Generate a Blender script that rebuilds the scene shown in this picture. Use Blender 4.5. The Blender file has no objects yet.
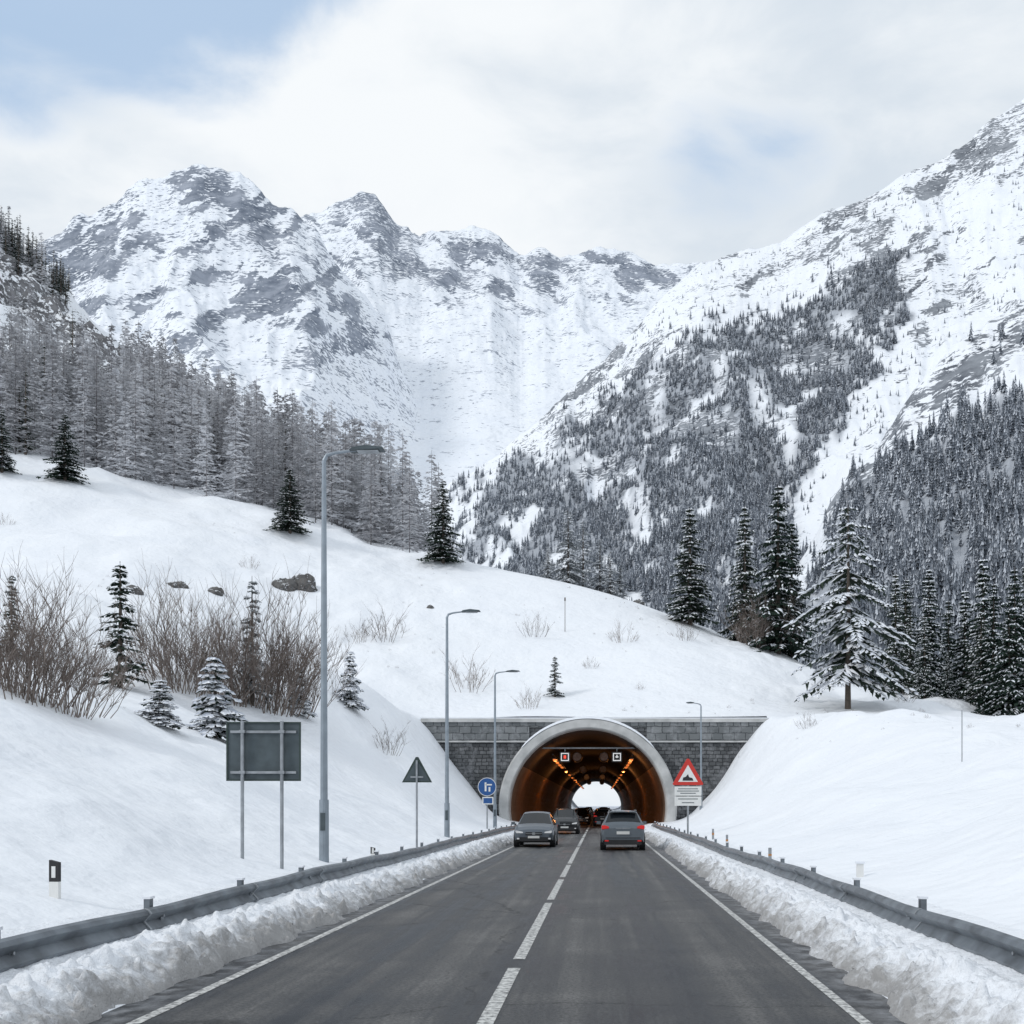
import bpy, math, random, bmesh
import numpy as np
from mathutils import Vector
random.seed(7); rng=np.random.default_rng(7)
F=1100.0; CX=600.0; HY=806.0; CH=1.8
scene=bpy.context.scene
def W(px,py,Y): return ((px-CX)/F*Y, Y, CH+(HY-py)/F*Y)

# ---------------------------------------------------------------- noise
def h2(ix,iy,seed):
    n=(ix.astype(np.int64)*374761393+iy.astype(np.int64)*668265263+seed*144269504)&0xffffffff
    n=((n^(n>>13))*1274126177)&0xffffffff
    return ((n^(n>>16))&0xffff)/65535.0
def vn(x,y,seed=0):
    x=np.asarray(x,float); y=np.asarray(y,float)
    ix=np.floor(x); iy=np.floor(y); fx=x-ix; fy=y-iy
    fx=fx*fx*fx*(fx*(fx*6-15)+10); fy=fy*fy*fy*(fy*(fy*6-15)+10)
    a=h2(ix,iy,seed); b=h2(ix+1,iy,seed); c=h2(ix,iy+1,seed); d=h2(ix+1,iy+1,seed)
    return (a*(1-fx)+b*fx)*(1-fy)+(c*(1-fx)+d*fx)*fy
def fbm(x,y,o=4,seed=0,g=0.5):
    s=0;a=1;t=0
    for i in range(o):
        s=s+a*vn(x*2**i+13.7*i,y*2**i-7.3*i,seed+i); t+=a; a*=g
    return s/t
def ridged(x,y,o=4,seed=0,g=0.5):
    s=0;a=1;t=0
    for i in range(o):
        s=s+a*(1-np.abs(2*vn(x*2**i+3.1*i,y*2**i+5.9*i,seed+i)-1)); t+=a; a*=g
    return s/t
def sm(a,b,x):
    t=np.clip((x-a)/(b-a),0,1); return t*t*(3-2*t)

# ---------------------------------------------------------------- materials
def newmat(name):
    m=bpy.data.materials.new(name); m.use_nodes=True
    nt=m.node_tree; b=nt.nodes['Principled BSDF']; return m,nt,b
def simple(name,col,rough=0.6,metal=0.0,var=0.15,scale=6.0,bump=0.0,emit=None,spec=None,col2=None,detail=3):
    m,nt,b=newmat(name); N=nt.nodes; L=nt.links
    tc=N.new('ShaderNodeTexCoord'); no=N.new('ShaderNodeTexNoise'); no.inputs['Scale'].default_value=scale; no.inputs['Detail'].default_value=detail
    L.new(tc.outputs['Object'],no.inputs['Vector'])
    mr=N.new('ShaderNodeMapRange'); mr.inputs[1].default_value=0.3; mr.inputs[2].default_value=0.7
    L.new(no.outputs['Fac'],mr.inputs[0])
    mx=N.new('ShaderNodeMix'); mx.data_type='RGBA'
    c=col; c2=col2 if col2 else tuple(min(1,x*(1+var)) for x in c)
    c1=c if col2 else tuple(x*(1-var) for x in c)
    mx.inputs[6].default_value=(*c1,1); mx.inputs[7].default_value=(*c2,1)
    L.new(mr.outputs[0],mx.inputs[0]); L.new(mx.outputs[2],b.inputs['Base Color'])
    b.inputs['Roughness'].default_value=rough; b.inputs['Metallic'].default_value=metal
    if spec is not None: b.inputs['Specular IOR Level'].default_value=spec
    if bump>0:
        bp=N.new('ShaderNodeBump'); bp.inputs['Strength'].default_value=1.0; bp.inputs['Distance'].default_value=bump
        L.new(no.outputs['Fac'],bp.inputs['Height']); L.new(bp.outputs[0],b.inputs['Normal'])
    if emit:
        b.inputs['Emission Color'].default_value=(*emit[0],1); b.inputs['Emission Strength'].default_value=emit[1]
    return m
def foliage(name,c1,c2,scale):
    m=bpy.data.materials.new(name); m.use_nodes=True; nt=m.node_tree; N=nt.nodes; L=nt.links
    N.remove(N['Principled BSDF']); d=N.new('ShaderNodeBsdfDiffuse'); out=[q for q in N if q.type=='OUTPUT_MATERIAL'][0]
    tc=N.new('ShaderNodeTexCoord'); no=N.new('ShaderNodeTexNoise'); no.inputs['Scale'].default_value=scale; no.inputs['Detail'].default_value=1; L.new(tc.outputs['Object'],no.inputs['Vector'])
    oi=N.new('ShaderNodeObjectInfo'); ad=N.new('ShaderNodeMath'); ad.operation='MULTIPLY_ADD'; ad.inputs[1].default_value=0.5; ad.inputs[2].default_value=-0.25; L.new(oi.outputs['Random'],ad.inputs[0])
    a2=N.new('ShaderNodeMath'); a2.operation='ADD'; L.new(ad.outputs[0],a2.inputs[0]); L.new(no.outputs['Fac'],a2.inputs[1])
    mr=N.new('ShaderNodeMapRange'); mr.inputs[1].default_value=0.25; mr.inputs[2].default_value=0.75; L.new(a2.outputs[0],mr.inputs[0])
    mx=N.new('ShaderNodeMix'); mx.data_type='RGBA'; mx.inputs[6].default_value=(*c1,1); mx.inputs[7].default_value=(*c2,1); L.new(mr.outputs[0],mx.inputs[0])
    L.new(mx.outputs[2],d.inputs['Color']); L.new(d.outputs[0],out.inputs['Surface']); return m
def snow_mat(name,bumps,rock=False,dirt=0.0,rockcol=((0.10,0.10,0.11),(0.3,0.31,0.33)),rscale=0.25,rstretch=1.0,steep=None,thr=0.62,soft=0.05,snowcol=((0.80,0.83,0.88),(0.88,0.90,0.93)),forest_floor_shade=None,bdetail=3,rot=(0.3,0.75,0.4),fine=1.5):
    m,nt,b=newmat(name); N=nt.nodes; L=nt.links
    tc=N.new('ShaderNodeTexCoord')
    n1=N.new('ShaderNodeTexNoise'); n1.inputs['Scale'].default_value=bumps[0][0]*0.7; n1.inputs['Detail'].default_value=2
    L.new(tc.outputs['Object'],n1.inputs['Vector'])
    mx=N.new('ShaderNodeMix'); mx.data_type='RGBA'
    mx.inputs[6].default_value=(*snowcol[0],1); mx.inputs[7].default_value=(*snowcol[1],1)
    L.new(n1.outputs['Fac'],mx.inputs[0]); col=mx.outputs[2]
    prev=None
    for s,d in bumps:
        nn=N.new('ShaderNodeTexNoise'); nn.inputs['Scale'].default_value=s; nn.inputs['Detail'].default_value=bdetail; nn.inputs['Roughness'].default_value=0.6
        L.new(tc.outputs['Object'],nn.inputs['Vector'])
        bp=N.new('ShaderNodeBump'); bp.inputs['Distance'].default_value=d; bp.inputs['Strength'].default_value=1
        L.new(nn.outputs['Fac'],bp.inputs['Height'])
        if prev: L.new(prev,bp.inputs['Normal'])
        prev=bp.outputs[0]
    L.new(prev,b.inputs['Normal'])
    b.inputs['Roughness'].default_value=0.7; b.inputs['Specular IOR Level'].default_value=0.15
    if dirt>0:
        at=N.new('ShaderNodeAttribute'); at.attribute_name='dirt'
        nd=N.new('ShaderNodeTexNoise'); nd.inputs['Scale'].default_value=6; nd.inputs['Detail'].default_value=7; nd.inputs['Roughness'].default_value=0.75
        L.new(tc.outputs['Object'],nd.inputs['Vector'])
        ad=N.new('ShaderNodeMath'); ad.operation='MULTIPLY_ADD'; ad.inputs[1].default_value=0.5; L.new(at.outputs['Fac'],ad.inputs[0]); L.new(nd.outputs['Fac'],ad.inputs[2])
        mr=N.new('ShaderNodeMapRange'); mr.inputs[1].default_value=0.55; mr.inputs[2].default_value=0.90; mr.inputs[4].default_value=dirt
        L.new(ad.outputs[0],mr.inputs[0])
        m2=N.new('ShaderNodeMix'); m2.data_type='RGBA'; m2.inputs[7].default_value=(0.27,0.26,0.25,1)
        L.new(mr.outputs[0],m2.inputs[0]); L.new(col,m2.inputs[6]); col=m2.outputs[2]
    if forest_floor_shade:
        at=N.new('ShaderNodeAttribute'); at.attribute_name='forest_floor_shade'  # grey floor under the trees: shadowed snow painted into the colour, plus undergrowth
        m2=N.new('ShaderNodeMix'); m2.data_type='RGBA'; m2.inputs[7].default_value=(*forest_floor_shade,1)
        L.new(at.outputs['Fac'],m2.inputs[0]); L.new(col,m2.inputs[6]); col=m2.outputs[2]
    if rock:
        at=N.new('ShaderNodeAttribute'); at.attribute_name='rock'
        mp=N.new('ShaderNodeMapping'); mp.inputs['Scale'].default_value=(1,1,rstretch); mp.inputs['Rotation'].default_value=rot
        L.new(tc.outputs['Object'],mp.inputs['Vector'])
        def nz_(sc,de):
            nd=N.new('ShaderNodeTexNoise'); nd.inputs['Scale'].default_value=sc; nd.inputs['Detail'].default_value=de; nd.inputs['Roughness'].default_value=0.66
            L.new(mp.outputs[0],nd.inputs['Vector']); return nd.outputs['Fac']
        fa=nz_(rscale,4); fb=nz_(rscale*5.3,4)
        mm=N.new('ShaderNodeMath'); mm.operation='MULTIPLY_ADD'; mm.inputs[1].default_value=fine; L.new(fb,mm.inputs[0]); L.new(fa,mm.inputs[2])
        m4=N.new('ShaderNodeMath'); m4.operation='SUBTRACT'; m4.inputs[1].default_value=fine/2; L.new(mm.outputs[0],m4.inputs[0])
        ad=N.new('ShaderNodeMath'); ad.operation='ADD'; L.new(at.outputs['Fac'],ad.inputs[0]); L.new(m4.outputs[0],ad.inputs[1])
        src=ad.outputs[0]
        if steep:
            ge=N.new('ShaderNodeNewGeometry'); sx=N.new('ShaderNodeSeparateXYZ'); L.new(ge.outputs['Normal'],sx.inputs[0])
            m3=N.new('ShaderNodeMapRange'); m3.inputs[1].default_value=steep[0]; m3.inputs[2].default_value=steep[1]; m3.inputs[3].default_value=0; m3.inputs[4].default_value=steep[2]
            L.new(sx.outputs['Z'],m3.inputs[0])
            a2=N.new('ShaderNodeMath'); a2.operation='ADD'; L.new(src,a2.inputs[0]); L.new(m3.outputs[0],a2.inputs[1]); src=a2.outputs[0]
        mr=N.new('ShaderNodeMapRange'); mr.inputs[1].default_value=thr-soft; mr.inputs[2].default_value=thr+soft
        L.new(src,mr.inputs[0])
        rc=N.new('ShaderNodeMix'); rc.data_type='RGBA'; rc.inputs[6].default_value=(*rockcol[0],1); rc.inputs[7].default_value=(*rockcol[1],1)
        rr=N.new('ShaderNodeMapRange'); rr.inputs[1].default_value=0.35; rr.inputs[2].default_value=0.65; L.new(fa,rr.inputs[0]); L.new(rr.outputs[0],rc.inputs[0])
        m2=N.new('ShaderNodeMix'); m2.data_type='RGBA'
        L.new(mr.outputs[0],m2.inputs[0]); L.new(col,m2.inputs[6]); L.new(rc.outputs[2],m2.inputs[7]); col=m2.outputs[2]
    L.new(col,b.inputs['Base Color'])
    return m

M_snow=snow_mat('snow_ground',[(0.35,0.40),(2.0,0.07),(14,0.008)],rock=True,rscale=0.16,thr=0.93,soft=0.04,rockcol=((0.03,0.03,0.035),(0.2,0.2,0.21)),fine=1.3)
M_bank=snow_mat('ploughed_snow',[(6,0.05),(30,0.016)],dirt=0.85,bdetail=4)
M_snowp=foliage('snow_clump',(0.78,0.81,0.86),(0.86,0.88,0.92),3)
M_needle=foliage('needles',(0.020,0.036,0.029),(0.05,0.066,0.052),2.5)
M_needle_f=foliage('needles_frost',(0.16,0.175,0.18),(0.36,0.38,0.40),2.5)
M_bark=foliage('bark',(0.07,0.06,0.052),(0.13,0.11,0.095),8)
M_lbark=foliage('larch_bark',(0.12,0.115,0.12),(0.2,0.19,0.2),3)
M_larch=foliage('larch_twigs',(0.26,0.26,0.275),(0.60,0.61,0.64),0.5)
M_twig=foliage('twig',(0.10,0.08,0.07),(0.24,0.205,0.185),3)
M_ffar=foliage('needles_far',(0.12,0.138,0.165),(0.22,0.243,0.28),0.3)  # paler, bluer than near needles: distance haze put into the colour
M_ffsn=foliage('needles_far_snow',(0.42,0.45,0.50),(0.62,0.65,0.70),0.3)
M_galv=simple('galvanised_steel',(0.33,0.35,0.37),0.5,0.6,var=0.2,scale=5)
M_rail=simple('weathered_guardrail_steel',(0.17,0.19,0.21),0.42,0.55,var=0.4,scale=3,bump=0.002)
M_pole=simple('pole_steel',(0.27,0.31,0.35),0.5,0.4,var=0.12,scale=4)
M_dark=simple('dark_plastic',(0.015,0.015,0.017),0.5)
M_signback=simple('sign_back',(0.07,0.09,0.10),0.55,0.2,var=0.2,scale=4)
M_tri=simple('triangle_back',(0.03,0.05,0.045),0.55,0.1)
M_red=simple('sign_red',(0.55,0.03,0.02),0.45,var=0.08)
M_white=simple('sign_white',(0.74,0.74,0.72),0.5,var=0.05)
M_blue=simple('sign_blue',(0.012,0.08,0.26),0.45,var=0.08)
M_orange=simple('marker_orange',(0.45,0.2,0.06),0.5)
M_glass=simple('car_glass',(0.012,0.015,0.018),0.12,0.0,var=0.05,spec=0.35)
M_tyre=simple('tyre',(0.018,0.018,0.018),0.9)
M_rim=simple('rim',(0.35,0.36,0.37),0.35,0.8)
M_carA=simple('paint_grey',(0.11,0.128,0.15),0.3,0.45,var=0.05)
M_carB=simple('paint_silver',(0.13,0.15,0.17),0.3,0.45,var=0.05)
M_carC=simple('paint_black',(0.014,0.016,0.018),0.3,0.3,var=0.05)
M_tail=simple('tail_light',(0.4,0.01,0.01),0.25,emit=((1,0.03,0.02),0.25))
M_head=simple('head_light',(0.6,0.62,0.65),0.15,emit=((1,0.95,0.85),0.12))
M_plate=simple('number_plate',(0.66,0.66,0.64),0.5,var=0.03)
M_conc=simple('portal_concrete',(0.38,0.385,0.38),0.85,col2=(0.6,0.6,0.59),scale=1.0,bump=0.015,detail=7)
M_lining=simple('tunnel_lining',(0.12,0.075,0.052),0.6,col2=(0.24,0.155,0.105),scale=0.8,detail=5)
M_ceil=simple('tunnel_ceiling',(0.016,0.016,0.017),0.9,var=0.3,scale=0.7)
M_lampO=simple('sodium_lamp',(0.8,0.4,0.1),0.5,emit=((1.0,0.24,0.05),0.8))
M_white_e=simple('signal_white',(0.8,0.8,0.8),0.5,emit=((1,1,1),0.5))
M_rede=simple('signal_red',(0.8,0.1,0.05),0.5,emit=((1,0.08,0.05),1.0))
M_rock=snow_mat('boulder',[(2,0.1),(9,0.03)],rock=True,rscale=1.2,thr=0.62,steep=(0.85,0.5,0.35),rockcol=((0.04,0.04,0.042),(0.16,0.155,0.15)))

def wallmat(name,c1,c2,mo,bw,rh,nmax):
    m,nt,b=newmat(name); N=nt.nodes; L=nt.links
    tc=N.new('ShaderNodeTexCoord')
    sx=N.new('ShaderNodeSeparateXYZ'); L.new(tc.outputs['Object'],sx.inputs[0]); cb=N.new('ShaderNodeCombineXYZ'); L.new(sx.outputs['X'],cb.inputs[0]); L.new(sx.outputs['Z'],cb.inputs[1])
    n0=N.new('ShaderNodeTexNoise'); n0.inputs['Scale'].default_value=2.2; n0.inputs['Detail'].default_value=2; L.new(cb.outputs[0],n0.inputs['Vector'])
    vm=N.new('ShaderNodeVectorMath'); vm.operation='MULTIPLY_ADD'; vm.inputs[1].default_value=(0.16,0.16,0); L.new(n0.outputs['Color'],vm.inputs[0]); L.new(cb.outputs[0],vm.inputs[2])
    br=N.new('ShaderNodeTexBrick'); br.inputs['Scale'].default_value=1.0; br.inputs['Brick Width'].default_value=bw; br.inputs['Row Height'].default_value=rh; br.inputs['Mortar Size'].default_value=0.03; br.offset=0.37; br.squash=0.7; br.squash_frequency=3
    br.inputs['Color1'].default_value=(*c1,1); br.inputs['Color2'].default_value=(*c2,1); br.inputs['Mortar'].default_value=(*mo,1)
    L.new(vm.outputs[0],br.inputs['Vector'])
    no=N.new('ShaderNodeTexNoise'); no.inputs['Scale'].default_value=1.3; no.inputs['Detail'].default_value=8; no.inputs['Roughness'].default_value=0.72; L.new(tc.outputs['Object'],no.inputs['Vector'])
    mr=N.new('ShaderNodeMapRange'); mr.inputs[1].default_value=0.48; mr.inputs[2].default_value=0.72; mr.inputs[4].default_value=nmax; L.new(no.outputs['Fac'],mr.inputs[0])
    mx=N.new('ShaderNodeMix'); mx.data_type='RGBA'; mx.inputs[7].default_value=(0.42,0.43,0.45,1)
    L.new(mr.outputs[0],mx.inputs[0]); L.new(br.outputs['Color'],mx.inputs[6]); L.new(mx.outputs[2],b.inputs['Base Color'])
    bp=N.new('ShaderNodeBump'); bp.inputs['Distance'].default_value=0.05; L.new(br.outputs['Fac'],bp.inputs['Height']); bp.invert=True
    L.new(bp.outputs[0],b.inputs['Normal']); b.inputs['Roughness'].default_value=0.9
    return m
M_wall=wallmat('stone_wall',(0.06,0.064,0.068),(0.14,0.145,0.15),(0.03,0.032,0.035),0.55,0.3,0.5)
M_wall2=wallmat('coping_stone',(0.12,0.13,0.135),(0.22,0.23,0.235),(0.06,0.065,0.07),0.9,0.55,0.6)
# asphalt
m,nt,b=newmat('asphalt'); N=nt.nodes; L=nt.links
tc=N.new('ShaderNodeTexCoord')
def noise(scale,detail,vec=None,sc=None,rough=0.65):
    n=N.new('ShaderNodeTexNoise'); n.inputs['Scale'].default_value=scale; n.inputs['Detail'].default_value=detail; n.inputs['Roughness'].default_value=rough
    if sc:
        q=N.new('ShaderNodeMapping'); q.inputs['Scale'].default_value=sc; L.new(tc.outputs['Object'],q.inputs['Vector']); L.new(q.outputs[0],n.inputs['Vector'])
    else: L.new(tc.outputs['Object'],n.inputs['Vector'])
    return n
def M_(op,a,b_=None,c=None,clamp=False):
    q=N.new('ShaderNodeMath'); q.operation=op; q.use_clamp=clamp
    for i,v in enumerate([a,b_,c]):
        if v is None: continue
        if isinstance(v,(int,float)): q.inputs[i].default_value=v
        else: L.new(v,q.inputs[i])
    return q.outputs[0]
nf=noise(26,6,rough=0.85); nl=noise(1.0,6,sc=(2.6,0.045,1)); nm=noise(0.45,7,rough=0.7)
sx=N.new('ShaderNodeSeparateXYZ'); L.new(tc.outputs['Object'],sx.inputs[0])
def track(x0): 
    d=M_('ABSOLUTE',M_('SUBTRACT',sx.outputs['X'],x0)); mr=N.new('ShaderNodeMapRange'); mr.interpolation_type='SMOOTHSTEP'; mr.inputs[1].default_value=0.55; mr.inputs[2].default_value=0.0; L.new(d,mr.inputs[0]); return mr.outputs[0]
tr=M_('ADD',M_('ADD',track(-0.15),track(1.4)),M_('ADD',track(-3.15),track(-1.65)))
f0=M_('MULTIPLY_ADD',M_('SUBTRACT',nl.outputs['Fac'],0.5),2.8,0.42)
f00=M_('MULTIPLY_ADD',M_('SUBTRACT',nm.outputs['Fac'],0.5),2.2,f0)
f1=M_('MULTIPLY_ADD',tr,0.40,M_('SUBTRACT',f00,0.10))
mr=N.new('ShaderNodeMapRange'); mr.inputs[1].default_value=0.0; mr.inputs[2].default_value=1.1; L.new(f1,mr.inputs[0])
mx=N.new('ShaderNodeMix'); mx.data_type='RGBA'; mx.inputs[6].default_value=(0.018,0.021,0.026,1); mx.inputs[7].default_value=(0.150,0.148,0.146,1)
L.new(mr.outputs[0],mx.inputs[0])
mc=N.new('ShaderNodeMapRange'); mc.inputs[1].default_value=0.3; mc.inputs[2].default_value=0.7; mc.inputs[3].default_value=0.25; mc.inputs[4].default_value=1.75; L.new(nf.outputs['Fac'],mc.inputs[0])
m2=N.new('ShaderNodeVectorMath'); m2.operation='SCALE'; L.new(mx.outputs[2],m2.inputs[0]); L.new(mc.outputs[0],m2.inputs['Scale'])
wv=N.new('ShaderNodeTexVoronoi'); wv.feature='DISTANCE_TO_EDGE'; wv.inputs['Scale'].default_value=0.16; wq=N.new('ShaderNodeVectorMath'); wq.operation='MULTIPLY_ADD'; wq.inputs[1].default_value=(1.6,1.6,0); L.new(nm.outputs['Color'],wq.inputs[0]); L.new(tc.outputs['Object'],wq.inputs[2]); L.new(wq.outputs[0],wv.inputs['Vector'])
cr=N.new('ShaderNodeMapRange'); cr.inputs[1].default_value=0.0; cr.inputs[2].default_value=0.005; cr.inputs[3].default_value=0.6; cr.inputs[4].default_value=0; L.new(wv.outputs['Distance'],cr.inputs[0])
m3=N.new('ShaderNodeMix'); m3.data_type='RGBA'; m3.inputs[7].default_value=(0.010,0.010,0.011,1); L.new(cr.outputs[0],m3.inputs[0]); L.new(m2.outputs[0],m3.inputs[6])
ed=N.new('ShaderNodeMapRange'); ed.inputs[1].default_value=2.85; ed.inputs[2].default_value=3.4; L.new(M_('ABSOLUTE',M_('ADD',sx.outputs['X'],0.82)),ed.inputs[0])
e2=M_('MULTIPLY',ed.outputs[0],M_('SUBTRACT',M_('MULTIPLY',noise(3.5,6).outputs['Fac'],3.6),1.5,clamp=True),clamp=True)
m4=N.new('ShaderNodeMix'); m4.data_type='RGBA'; m4.inputs[7].default_value=(0.40,0.41,0.43,1); L.new(M_('MULTIPLY',e2,0.7),m4.inputs[0]); L.new(m3.outputs[2],m4.inputs[6])
L.new(m4.outputs[2],b.inputs['Base Color'])
mrr=N.new('ShaderNodeMapRange'); mrr.inputs[1].default_value=0.1; mrr.inputs[2].default_value=0.9; mrr.inputs[3].default_value=0.40; mrr.inputs[4].default_value=0.8; L.new(f1,mrr.inputs[0]); L.new(mrr.outputs[0],b.inputs['Roughness'])
b.inputs['Specular IOR Level'].default_value=0.2
bp=N.new('ShaderNodeBump'); bp.inputs['Distance'].default_value=0.008; L.new(nf.outputs['Fac'],bp.inputs['Height']); L.new(bp.outputs[0],b.inputs['Normal'])
M_asph=m
m,nt,b=newmat('road_paint'); N=nt.nodes; L=nt.links
tc=N.new('ShaderNodeTexCoord'); n1=noise(14,7); mr=N.new('ShaderNodeMapRange'); mr.inputs[1].default_value=0.38; mr.inputs[2].default_value=0.58; L.new(n1.outputs['Fac'],mr.inputs[0])
mx=N.new('ShaderNodeMix'); mx.data_type='RGBA'; mx.inputs[6].default_value=(0.14,0.14,0.14,1); mx.inputs[7].default_value=(0.62,0.62,0.60,1); L.new(mr.outputs[0],mx.inputs[0]); L.new(mx.outputs[2],b.inputs['Base Color']); b.inputs['Roughness'].default_value=0.75
M_paint=m

# ---------------------------------------------------------------- mesh builder
class MB:
    def __init__(s): s.v=[];s.f=[];s.m=[];s.mats=[]
    def mi(s,mat):
        if mat not in s.mats: s.mats.append(mat)
        return s.mats.index(mat)
    def face(s,pts,mat):
        n=len(s.v); s.v+= [tuple(p) for p in pts]; s.f.append(tuple(range(n,n+len(pts)))); s.m.append(s.mi(mat))
    def box(s,c,d,mat,rz=0):
        x,y,z=c; a,b_,c_=d[0]/2,d[1]/2,d[2]/2; n=len(s.v); cs,sn=math.cos(rz),math.sin(rz)
        for i in (-1,1):
            for j in (-1,1):
                for k in (-1,1):
                    s.v.append((x+i*a*cs-j*b_*sn,y+i*a*sn+j*b_*cs,z+k*c_))
        for q in [(0,1,3,2),(4,6,7,5),(0,4,5,1),(2,3,7,6),(0,2,6,4),(1,5,7,3)]:
            s.f.append(tuple(n+t for t in q)); s.m.append(s.mi(mat))
    def tube(s,pts,rad,mat,n=8,cap=True):
        pts=[Vector(p) for p in pts]; rings=[]
        for i,p in enumerate(pts):
            d=(pts[min(i+1,len(pts)-1)]-pts[max(i-1,0)]).normalized()
            u=d.cross(Vector((0,0,1))); 
            if u.length<1e-3: u=Vector((1,0,0))
            u.normalize(); w=d.cross(u); r=rad[i] if isinstance(rad,(list,tuple)) else rad
            b0=len(s.v)
            for k in range(n):
                a=2*math.pi*k/n; s.v.append(tuple(p+u*math.cos(a)*r+w*math.sin(a)*r))
            rings.append(b0)
        mi=s.mi(mat)
        for a,b_ in zip(rings,rings[1:]):
            for k in range(n):
                s.f.append((a+k,a+(k+1)%n,b_+(k+1)%n,b_+k)); s.m.append(mi)
        if cap:
            s.f.append(tuple(rings[0]+k for k in range(n))); s.m.append(mi)
            s.f.append(tuple(rings[-1]+k for k in reversed(range(n)))); s.m.append(mi)
    def prism(s,poly,y0,y1,mat):
        a=[(x,y0,z) for x,z in poly]; b_=[(x,y1,z) for x,z in poly]
        s.face(a,mat); s.face(b_[::-1],mat)
        for i in range(len(poly)):
            j=(i+1)%len(poly); s.face([a[i],b_[i],b_[j],a[j]],mat)
    def mesh(s,name,smooth=False):
        me=bpy.data.meshes.new(name); me.from_pydata(s.v,[],s.f)
        for q in s.mats: me.materials.append(q)
        me.polygons.foreach_set('material_index',s.m)
        me.polygons.foreach_set('use_smooth',[smooth]*len(s.f)); me.update(); return me
    def obj(s,name,loc=(0,0,0),rot=0,smooth=False,scale=1,parent=None,link=True):
        o=bpy.data.objects.new(name,s.mesh(name,smooth)); o.location=loc; o.rotation_euler=(0,0,rot); o.scale=(scale,)*3
        if link: scene.collection.objects.link(o)
        if parent: o.parent=parent
        return o
def put(name,me,loc,rot=0,scale=(1,1,1)):
    o=bpy.data.objects.new(name,me); o.location=loc; o.rotation_euler=(0,0,rot); o.scale=scale; scene.collection.objects.link(o); return o
def grid_obj(name,X,Y,Z,mat,keep=None,attrs={}):
    nr,nc=X.shape; V=np.stack([X,Y,Z],-1).reshape(-1,3)
    i=np.arange(nr-1)[:,None]*nc+np.arange(nc-1)[None,:]
    Fq=np.stack([i,i+1,i+nc+1,i+nc],-1)
    if keep is not None: Fq=Fq[keep]
    Fq=Fq.reshape(-1,4)
    me=bpy.data.meshes.new(name); me.from_pydata(V.tolist(),[],Fq.tolist())
    me.polygons.foreach_set('use_smooth',[True]*len(Fq)); me.materials.append(mat)
    for k,v in attrs.items():
        a=me.attributes.new(k,'FLOAT','POINT'); a.data.foreach_set('value',v.reshape(-1).astype(np.float32))
    me.update(); o=bpy.data.objects.new(name,me); scene.collection.objects.link(o); return o

# ---------------------------------------------------------------- near terrain
WL,WR=-14.2,13.4; WY=88.0; EY=275.0
ctrl=[W(*p) for p in [(-150,440,130),(0,465,130),(120,490,130),(250,517,130),(350,546,130),(440,564,130),(500,572,130),(560,582,130),(640,604,130),(700,627,126),(760,650,120),(800,668,112),(850,698,100),(900,708,95),(960,715,92),(1024,720,90),(1150,725,90),(1300,730,90),
 (423,717,88.5),(500,717,88.5),(588,717,88.5),(680,717,88.5),(767,716,88.5),
 (588,648,108),(480,642,108),(690,655,106),(400,645,105),(300,625,105),(200,600,100),(0,565,100),(-150,560,100),(-400,500,110),
 (0,690,48),(-200,690,45),(120,672,58),(0,630,70),(200,640,78),(320,672,78),(848,708,75),(950,722,70),(1024,730,60),(1150,740,50),
 (0,250,300),(-250,110,330),(60,315,290),(-200,300,200),(0,395,190),(100,420,200),(150,390,280),(200,455,200),(250,452,260),(330,505,230),(400,545,190),(330,528,165)]]
ctrl+= [(-20,220,22),(0,200,18),(20,200,14),(-15,274,9.5),(14,274,9.5),(0,240,12),(50,150,6),(90,150,8),(40,220,4),(100,250,10),(-34,300,25),(0,330,1),(0,420,8),(60,330,3),(60,420,12),(150,400,25),(200,200,25),(-60,420,60),(-200,420,190),(-360,300,260),(-360,100,120),(-300,0,60),(-100,0,14),(-30,0,6.5),(-25,30,6.8),(60,0,8),(30,20,6.5),(30,45,6.5),(200,0,25),(350,100,60),(350,400,80)]
ctrl=np.array(ctrl)
def kern(d2): return np.sqrt(d2+64.0)
A=ctrl[:,:2]; n=len(A)
K=kern(((A[:,None]-A[None])**2).sum(-1)); P=np.concatenate([np.ones((n,1)),A/100],1)
Mx=np.block([[K+0.0*np.eye(n),P],[P.T,np.zeros((3,3))]]); sol=np.linalg.solve(Mx,np.concatenate([ctrl[:,2],np.zeros(3)]))
def Hf(X,Y):
    s=np.zeros(X.shape)
    for i in range(n): s+=sol[i]*kern((X-A[i,0])**2+(Y-A[i,1])**2)
    return s+sol[n]+sol[n+1]*X/100+sol[n+2]*Y/100
RL,RR=-4.15,2.52; GL,GR=-5.3,3.74
oc=[W(20,285,270),W(75,330,262),W(-40,270,270)]
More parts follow.
